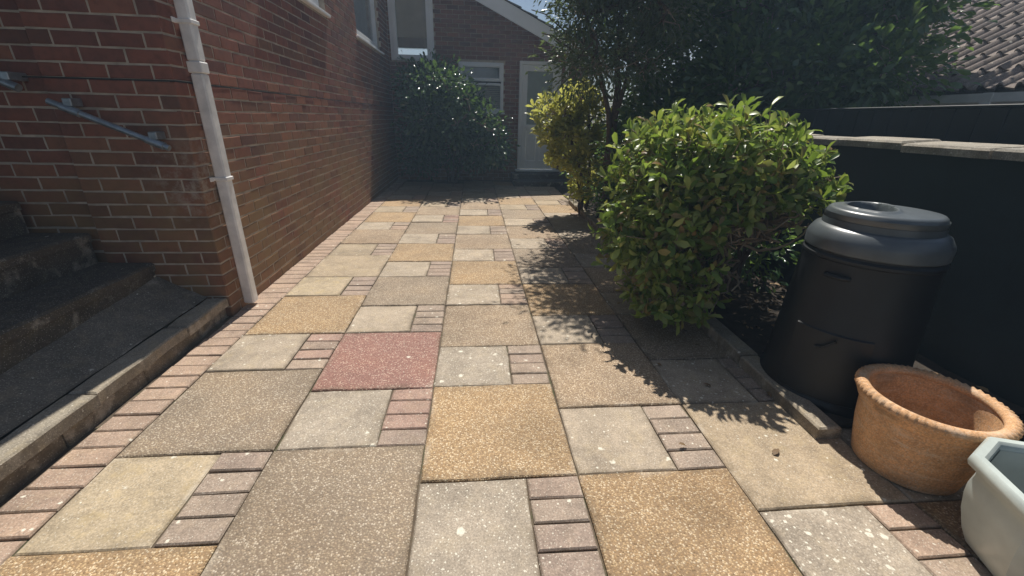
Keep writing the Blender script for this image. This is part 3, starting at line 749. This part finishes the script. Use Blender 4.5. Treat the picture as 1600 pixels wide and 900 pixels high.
pl = thing('glazed_planter', 'pale green square planter with cut corners, cut off at the right edge', 'planter', (1.93, -.69, 0))
UX = Vector((math.cos(R(-19)), math.sin(R(-19)), 0)); VY = Vector((-math.sin(R(-19)), math.cos(R(-19)), 0)); PC = Vector((1.925, -.685, 0))
def octo(wd, ch, z):
    h = wd/2; q = ch
    pts = [(-h+q, h), (h-q, h), (h, h-q), (h, -h+q), (h-q, -h), (-h+q, -h), (-h, -h+q), (-h, h-q)]
    return [PC+UX*a+VY*b2+Vector((0, 0, z)) for a, b2 in pts]
def octo_loft(mb, rows, cap0=False, cap1=False):
    vs = []; fs = []
    for (wd, ch, z) in rows: vs += octo(wd, ch, z)
    for i in range(len(rows)-1):
        for k in range(8): k2 = (k+1) % 8; fs.append((i*8+k, i*8+k2, (i+1)*8+k2, (i+1)*8+k))
    if cap0: fs.append(tuple(range(8)))
    if cap1: fs.append(tuple((len(rows)-1)*8+k for k in range(8)))
    return mb.add(vs, fs)
octo_loft(MB(), [(.26, .06, 0), (.30, .072, .01), (.345, .085, .06), (.385, .095, .13), (.405, .10, .19), (.408, .10, .225), (.398, .1, .25), (.40, .1, .272), (.41, .103, .285)], True).build('body', M['glaze'], pl, angle=35)
octo_loft(MB(), [(.408, .103, .283), (.446, .113, .29), (.456, .116, .305), (.452, .115, .322), (.438, .111, .33), (.40, .1, .33), (.385, .097, .322), (.378, .095, .30)]).build('rim', M['glaze'], pl, angle=35)
octo_loft(MB(), [(.376, .095, .305), (.385, .096, .24), (.38, .095, .18), (.345, .085, .09)]).build('inner_wall', M['glaze'], pl, angle=35)
octo_loft(MB(), [(.36, .085, .12), (.02, .004, .125)], False, True).build('soil', M['soil'], pl)

# ================================================================== PLANTS
T8V = np.array([(0, 0, 0), (.4, 0, .03), (.76, 0, .0), (1, 0, -.11), (.42, .38, .09), (.78, .44, .045), (.42, -.38, .09), (.78, -.44, .045)])
T8F = np.array([(0, 1, 4), (1, 2, 5), (1, 5, 4), (2, 3, 5), (0, 6, 1), (1, 6, 7), (1, 7, 2), (2, 7, 3)])
T2V = np.array([(0, 0, 0), (.45, .5, .08), (1, 0, -.05), (.45, -.5, .08)]); T2F = np.array([(0, 2, 1), (0, 3, 2)])
def unit(a): return a/np.maximum(1e-9, np.linalg.norm(a, axis=-1, keepdims=True))
def leaf_mesh(name, P, D, Nn, L, W, mat, big=True):
    TV, TF = (T8V, T8F) if big else (T2V, T2F)
    D = unit(D); Nn = unit(Nn - D*np.sum(D*Nn, -1, keepdims=True)); S = np.cross(Nn, D)
    V = (P[:, None, :] + D[:, None, :]*(TV[None, :, 0, None]*L[:, None, None]) + S[:, None, :]*(TV[None, :, 1, None]*W[:, None, None]) + Nn[:, None, :]*(TV[None, :, 2, None]*L[:, None, None])).reshape(-1, 3)
    F = (TF[None] + (np.arange(len(P))*len(TV))[:, None, None]).reshape(-1)
    me = bpy.data.meshes.new(name); me.vertices.add(len(V)); me.vertices.foreach_set('co', V.astype(np.float32).ravel())
    nf = len(F)//3; me.loops.add(len(F)); me.loops.foreach_set('vertex_index', F.astype(np.int32)); me.polygons.add(nf)
    me.polygons.foreach_set('loop_start', np.arange(0, len(F), 3, dtype=np.int32)); me.polygons.foreach_set('loop_total', np.full(nf, 3, np.int32))
    me.polygons.foreach_set('use_smooth', np.ones(nf, bool)); me.update(calc_edges=True); me.materials.append(mat); return me
def sphere_dirs(n):
    d = rng.normal(size=(n, 3)); return unit(d)
def lump(d, seed, amp):
    r = np.random.default_rng(seed); o = np.zeros(len(d))
    for k in range(9):
        a = unit(r.normal(size=3)); o += np.exp(-((1-d@a)*r.uniform(4, 12)))*r.uniform(-1, 1)
    return 1+amp*o
def rosettes(tips, axes, nl, L0, W0, spread=(.5, 1.25), jit=.25):
    P = []; D = []; Nn = []; Ls = []; Ws = []
    for t_, a in zip(tips, axes):
        k = rng.integers(nl[0], nl[1]+1)
        e1 = unit(np.cross(a, rng.normal(size=3))); e2 = np.cross(a, e1); ph = rng.uniform(0, 6.28)
        for i in range(k):
            an = ph+i*2.4; inc = rng.uniform(*spread); rad = e1*math.cos(an)+e2*math.sin(an)
            d = a*math.cos(inc)+rad*math.sin(inc)+rng.normal(size=3)*jit*.4
            n = a*math.sin(inc)-rad*math.cos(inc)+rng.normal(size=3)*jit
            L = L0*rng.uniform(.5, 1.2); P.append(t_-a*rng.uniform(0, .1)); D.append(d); Nn.append(n); Ls.append(L); Ws.append(L*W0*rng.uniform(.85, 1.15))
    return np.array(P), np.array(D), np.array(Nn), np.array(Ls), np.array(Ws)
def curve(a, b_, bow, n=6, wob=.02):
    a, b_ = Vector(a), Vector(b_); o = []
    for i in range(n+1):
        f = i/n; p = a.lerp(b_, f); p += Vector(bow)*math.sin(math.pi*f)
        if 0 < i < n: p += Vector(rng.normal(size=3)*wob)
        o.append(p)
    return o

# ---- the round bush in front
BC = np.array((1.72, 1.28, .80))
bush = thing('round_bush', 'large rounded evergreen bush with sunlit glossy leaves beside the compost bin', 'bush', (1.85, 1.3, 0))
TP = []; DV = []
for (c, r, n, sd_) in (((1.68, 1.24, .93), (.60, .56, .43), 650, 3), ((1.36, 1.15, .54), (.38, .36, .42), 300, 4), ((1.45, .98, .72), (.40, .32, .42), 250, 5), ((2.08, 1.12, .88), (.36, .40, .33), 240, 6), ((1.5, .95, .30), (.34, .28, .24), 140, 8), ((1.72, 1.0, 1.04), (.42, .34, .30), 200, 9), ((1.8, 1.45, .75), (.6, .45, .5), 200, 10), ((1.65, 1.2, .85), (.42, .36, .34), 160, 11)):
    d = sphere_dirs(n); d = d[d[:, 2] > -.75]; rad = lump(d, sd_, .26)*rng.uniform(.66, 1.05, len(d))
    TP.append(np.array(c)+d*np.array(r)*rad[:, None]); DV.append(d)
tips = np.concatenate(TP); d = np.concatenate(DV)
bare = (tips[:, 0] > 1.62) & (tips[:, 2] < .80-.25*np.clip(1.9-tips[:, 0], 0, .3)) & (tips[:, 1] < 1.45)
keep = ~bare | (rng.uniform(size=len(d)) < .06)
keep &= tips[:, 2] > .07
tipk, dk = tips[keep], d[keep]
axes = unit(dk*np.array((.8, .8, .7)) + np.array((0, 0.05, .5)) + rng.normal(size=dk.shape)*.28)
P, D, Nn, Ls, Ws = rosettes(tipk, axes, (5, 9), .086, .40, (.35, 1.4), .45)
# the 300 leaves nearest the camera are leaves of their own
camv = np.array(CAM); dist = np.linalg.norm(P-camv, axis=1); order = np.argsort(dist); first = order[:290]; rest = order[290:]
tag(inst('foliage', leaf_mesh('foliage', P[rest], D[rest], Nn[rest], Ls[rest], Ws[rest], M['leaf_bush']), Matrix(), bush), kind='stuff')
one = [leaf_mesh('leaf', np.zeros((1, 3)), np.array([(1., 0, 0)]), np.array([(0, 0, 1.)]), np.array([1.]), np.array([w_]), M['leaf_bush_o']) for w_ in (.36, .40, .46)]
for i in first:
    dd = Vector(D[i]).normalized(); nn = Vector(Nn[i]); nn = (nn-dd*nn.dot(dd)).normalized(); ss = nn.cross(dd)
    mw = Matrix((dd, ss, nn)).transposed().to_4x4() @ Matrix.Scale(Ls[i], 4); mw.translation = P[i]; inst('leaf', random.choice(one), mw, bush)
mb = MB(); base = np.array((1.9, 1.3, .02)); forks = []
for k in range(11):
    an = 2*math.pi*k/11+rng.uniform(-.2, .2); e = BC+np.array((.38*math.cos(an), .34*math.sin(an), rng.uniform(-.12, .22)))
    s = base+np.array((.07*math.cos(an), .06*math.sin(an), 0)); pts = curve(s, e, (0.05*math.cos(an), .05*math.sin(an), -.04), 6, .018)
    mb.tube(pts, np.linspace(.019, .009, 7), 6); forks += [(np.array(p), k) for p in pts[2:]]
mb.build('trunk', M['bark'], bush, smooth=True)
mb = MB(); fk = np.array([f[0] for f in forks])
for t_ in tips[rng.choice(len(tips), 520, replace=False)]:
    j = np.argmin(np.linalg.norm(fk-t_, axis=1)+rng.uniform(0, .12, len(fk)))
    mb.tube(curve(fk[j], t_, rng.normal(size=3)*.035, 4, .012), np.linspace(.0062, .0026, 5), 4, False)
bi = np.where(bare)[0]
for i in bi[:150]:
    j = np.argmin(np.linalg.norm(fk-tips[i], axis=1)+rng.uniform(0, .25, len(fk)))
    mb.tube(curve(fk[j], tips[i], rng.normal(size=3)*.05, 5, .018), np.linspace(.010, .0042, 6), 5, False)
tag(mb.build('twigs', M['twig'], bush, smooth=True), kind='stuff')

def clump_tree(name, label, cat, base, clumps, nleaf, L0, W0, mat, trunks, tw=160, big=False, up=.35, trunk_r=.05, spread=1.0, shell=.55, ros=None, nj=.8):
    th = thing(name, label, cat, base)
    P = []; D = []
    vol = np.array([c[1][0]*c[1][1]*c[1][2] for c in clumps])**.67; vol /= vol.sum(); tipl = []
    for (c, r), f in zip(clumps, vol):
        n = int(nleaf*f); ns_ = max(6, n//(8 if ros else 24))
        dd = sphere_dirs(ns_); rad = lump(dd, int(rng.integers(1e6)), .22)*rng.uniform(shell, 1.0, ns_)**.6
        cen = np.array(c)+dd*np.array(r)*rad[:, None]; tipl.append(cen)
        idx = rng.integers(0, ns_, n); sp_ = rng.normal(size=(n, 3))*np.array((1, 1, .8))*(L0*1.15*spread)
        P.append(cen[idx]+sp_); D.append(unit(dd[idx]*.6+unit(sp_)*.8+rng.normal(size=(n, 3))*.35+np.array((0, 0, -.12))))
    P = np.concatenate(P); D = np.concatenate(D); n = len(P)
    if ros:
        tt = np.concatenate(tipl); cc = np.mean([c[0] for c in clumps], axis=0)
        P, D, Nr, Lr, Wr = rosettes(tt, unit(unit(tt-cc)*.7+np.array((0, 0, .6))+rng.normal(size=tt.shape)*.25), ros, L0, W0, (.4, 1.3))
    n = len(P); k = P[:, 2] > .05; P, D = P[k], D[k]; n = len(P)
    Nn = unit(rng.normal(size=(n, 3))*nj+np.array((0, 0, 1.0)))
    if ros: Nn = Nr[k]
    L = L0*rng.uniform(.6, 1.2, n); W = L*W0*rng.uniform(.85, 1.15, n)
    crown = inst('crown', leaf_mesh('crown', P, D, Nn, L, W, mat, big), Matrix(), th); tag(crown, kind='stuff')
    tips_ = np.concatenate(tipl); fk = []
    mb = MB()
    for (a, b_, r_a, r_b, bow) in trunks:
        pts = curve(a, b_, bow, 8, .02); mb.tube(pts, np.linspace(r_a, r_b, 9), 8); fk += [np.array(p) for p in pts[3:]]
    fk = np.array(fk)
    for (c, r) in clumps:
        j = np.argmin(np.linalg.norm(fk-np.array(c), axis=1)); pts = curve(fk[j], c, rng.normal(size=3)*.08, 5, .03); mb.tube(pts, np.linspace(trunk_r*.5, trunk_r*.2, 6), 6); fk = np.concatenate([fk, [np.array(p) for p in pts[1:]]])
    mb.build('trunk', M['bark'], th, smooth=True)
    mb = MB()
    for t_ in tips_[rng.choice(len(tips_), min(tw, len(tips_)), replace=False)]:
        j = np.argmin(np.linalg.norm(fk-t_, axis=1)); mb.tube(curve(fk[j], t_, rng.normal(size=3)*.04, 4, .015), np.linspace(.008, .003, 5), 4, False)
    tag(mb.build('twigs', M['twig'], th, smooth=True), kind='stuff')
    return th
# ---- tall dark evergreen over the wall
cl = []
for (x, y, z, rx, ry, rz) in ((3.2, 4.6, 2.0, .95, .8, .9), (4.2, 4.2, 2.4, .95, .8, .9), (3.6, 4.4, 3.2, 1.1, .9, .8), (4.4, 3.9, 2.9, .7, .65, .7), (2.7, 5.0, 2.9, .8, .8, .9), (4.45, 3.7, 2.1, .55, .55, .5), (2.9, 4.3, 1.2, .8, .7, .7), (3.9, 4.1, 1.5, .8, .6, .6), (4.2, 4.5, 3.9, .9, .8, .7), (3.0, 5.0, 3.9, .8, .8, .7), (3.4, 3.9, 2.5, .6, .5, .6), (4.4, 3.7, 2.5, .6, .5, .5), (4.3, 3.1, 1.75, .42, .4, .35), (4.45, 3.15, 2.25, .45, .4, .4), (4.5, 3.3, 2.7, .42, .4, .4), (3.9, 3.3, 1.9, .5, .4, .5), (3.2, 3.6, 1.6, .5, .45, .5), (3.75, 3.1, 1.68, .38, .35, .3), (4.1, 2.75, 1.72, .36, .3, .26)): cl.append(((x, y, z), (rx, ry, rz)))
clump_tree('evergreen_tree', 'tall dense dark evergreen tree rising behind the black garden wall', 'tree', (3.6, 4.7, 0), cl, 50000, .115, .42, M['leaf_dark'],
           [((3.5, 4.8, 0), (3.5, 4.6, 3.6), .10, .03, (.1, 0, 0)), ((3.65, 4.7, 0), (4.6, 4.0, 2.9), .08, .03, (-.1, .1, .2)), ((3.4, 4.8, 0), (2.8, 4.9, 3.0), .07, .025, (0, 0, .1))], 420, True)
# ---- loose fine-leaved tree by the far door
cl = []
r2 = np.random.default_rng(5)
for k in range(36):
    fx = r2.uniform(0, 1); cl.append(((.95+1.45*fx, r2.uniform(3.2, 4.5), r2.uniform(1.75-.1*fx, 3.1)), (r2.uniform(.16, .34), r2.uniform(.16, .34), r2.uniform(.14, .30))))
cl = [c for c in cl if not (c[0][0] < 1.25 and c[0][2] < 1.95) and not (c[0][0] < 1.3 and c[0][2] > 2.0)]
for k in range(26): cl.append(((r2.uniform(1.0, 2.3), r2.uniform(2.8, 3.8), r2.uniform(2.5, 3.2)), (r2.uniform(.24, .36), r2.uniform(.24, .36), r2.uniform(.16, .26))))
clump_tree('small_tree', 'loose grey-green fine-leaved tree standing left of the dark evergreen', 'tree', (1.95, 4.2, 0), cl, 29000, .068, .36, M['leaf_fine'],
           [((1.95, 4.2, 0), (1.9, 4.1, 2.6), .065, .025, (.06, 0, 0)), ((1.97, 4.22, .5), (1.3, 3.8, 2.5), .04, .014, (.12, 0, .1)), ((1.93, 4.2, .6), (2.3, 4.0, 2.8), .04, .014, (-.1, 0, 0)), ((1.9, 4.1, 1.5), (.95, 3.7, 2.1), .02, .006, (0, 0, .12)), ((1.9, 4.1, 1.7), (.85, 3.9, 2.35), .015, .005, (0, 0, .1))], 620, False, spread=1.5)
# ---- golden shrub below it
cl = [((1.30, 4.55, 1.32), (.34, .32, .26)), ((1.62, 4.6, 1.5), (.3, .3, .25)), ((1.28, 4.5, 1.08), (.28, .28, .2)), ((1.55, 4.5, 1.0), (.36, .32, .3)), ((1.8, 4.5, 1.3), (.25, .25, .3)), ((1.5, 4.55, .78), (.3, .26, .16)), ((1.75, 4.5, .6), (.22, .2, .4))]
clump_tree('golden_shrub', 'golden variegated shrub in front of the far white door', 'shrub', (1.75, 4.55, 0), cl, 3300, .12, .36, M['leaf_gold'],
           [((1.75, 4.55, 0), (1.4, 4.55, 1.2), .028, .012, (.1, 0, 0)), ((1.8, 4.58, 0), (1.75, 4.6, 1.4), .03, .012, (.05, 0, 0)), ((1.72, 4.5, 0), (1.52, 4.5, .9), .02, .01, (.06, 0, 0))], 120, True, ros=(6, 9))
# ---- undergrowth at the foot of the trees, between the small tree and the round bush
cl = [((2.2, 3.9, .55), (.4, .6, .5)), ((2.35, 3.0, .6), (.4, .6, .5)), ((2.4, 4.8, .8), (.4, .5, .7)), ((2.3, 5.6, .6), (.5, .6, .6)), ((2.45, 3.5, 1.1), (.35, .6, .35)), ((2.45, 2.2, .5), (.3, .5, .45)), ((2.5, 1.75, .35), (.22, .3, .3))]
clump_tree('dark_shrub', 'dark leafy shrub growing below the trees behind the round bush', 'shrub', (2.3, 4.0, 0), cl, 9000, .08, .4, M['leaf_dark'],
           [((2.25, 3.9, 0), (2.3, 3.9, .9), .025, .012, (.04, 0, 0)), ((2.4, 4.8, 0), (2.4, 4.8, 1.2), .025, .012, (.04, 0, 0)), ((2.35, 3.0, 0), (2.35, 3.0, .9), .025, .012, (.04, 0, 0)), ((2.3, 5.6, 0), (2.3, 5.6, .9), .025, .012, (.04, 0, 0))], 140, True)
# ---- dark camellia against the back wall
cl = [((-.70, 7.45, 1.70), (.42, .4, .38)), ((-.22, 7.4, 1.42), (.45, .45, .38)), ((.28, 7.35, .98), (.36, .4, .36)), ((-.75, 7.45, 1.1), (.4, .45, .5)), ((-.2, 7.3, .9), (.55, .5, .45)), ((.5, 7.3, .66), (.32, .4, .32)), ((-.48, 7.4, 1.88), (.34, .3, .22)), ((.05, 7.35, 1.5), (.24, .25, .2)), ((-.85, 7.5, .6), (.35, .4, .4)), ((.12, 6.45, 1.5), (.2, .16, .16)), ((-.22, 6.5, 1.72), (.24, .18, .16)), ((.42, 6.4, 1.16), (.2, .16, .16)), ((-.62, 6.6, 1.8), (.26, .2, .16)), ((-.1, 6.6, 1.2), (.3, .25, .3)), ((.62, 6.5, .8), (.16, .2, .2)), ((-.6, 6.7, 1.3), (.3, .25, .3)), ((.3, 6.7, .8), (.3, .25, .3))]
clump_tree('camellia_bush', 'large shaded dark camellia bush against the far brick gable wall', 'bush', (-.2, 7.5, 0), cl, 12000, .105, .46, M['leaf_cam'],
           [((-.25, 7.5, 0), (-.3, 7.45, 1.7), .04, .015, (.05, 0, 0)), ((-.15, 7.5, 0), (.4, 7.4, 1.1), .03, .012, (-.06, 0, .1)), ((-.3, 7.5, 0), (-.7, 7.5, 1.6), .03, .012, (.06, 0, 0)), ((-.2, 7.48, 0), (.5, 7.35, .7), .025, .01, (-.05, 0, .05))], 160, True)

# ---- dry leaves dropped on the bed and along the edging
n = 420
P = np.c_[rng.uniform(1.82, 2.75, n), rng.uniform(0, 3.2, n)**1.0, np.full(n, .06)]
q = 16; P2 = np.c_[1.68-np.abs(rng.normal(0, .35, q)), rng.uniform(-.3, 3.2, q), np.full(q, .008)]
P = np.concatenate([P, P2]); n = len(P)
Dd = rng.normal(size=(n, 3))*np.array((1, 1, .12)); Nn = unit(rng.normal(size=(n, 3))*.3+np.array((0, 0, 1.)))
L = rng.uniform(.022, .055, n)
M['dry'] = leafmat('dry_leaf', [(.16, .10, .05), (.24, .15, .07), (.09, .06, .035), (.30, .20, .09)], .7, .1, (.3, .2, .1))
lt = inst('leaf_litter', leaf_mesh('leaf_litter', P, Dd, Nn, L, L*.5, M['dry']), Matrix()); tag(lt, 'dry brown leaves scattered on the soil bed and path edge', 'leaf litter', kind='stuff')

# ================================================================== blue air volume added to imitate lens glare
hz = MB().box(-32, 32, -32, 32, -1.2, 5.6).build('lens_glare_air', None); tag(hz, kind='stuff')
mt = bpy.data.materials.new('lens_glare_air'); mt.use_nodes = True; t = mt.node_tree; t.nodes.clear()
pv = t.nodes.new('ShaderNodeVolumePrincipled'); pv.inputs['Color'].default_value = (.52, .74, 1, 1); pv.inputs['Density'].default_value = .0078; pv.inputs['Anisotropy'].default_value = .25
o = t.nodes.new('ShaderNodeOutputMaterial'); t.links.new(pv.outputs[0], o.inputs['Volume']); hz.data.materials.append(mt)
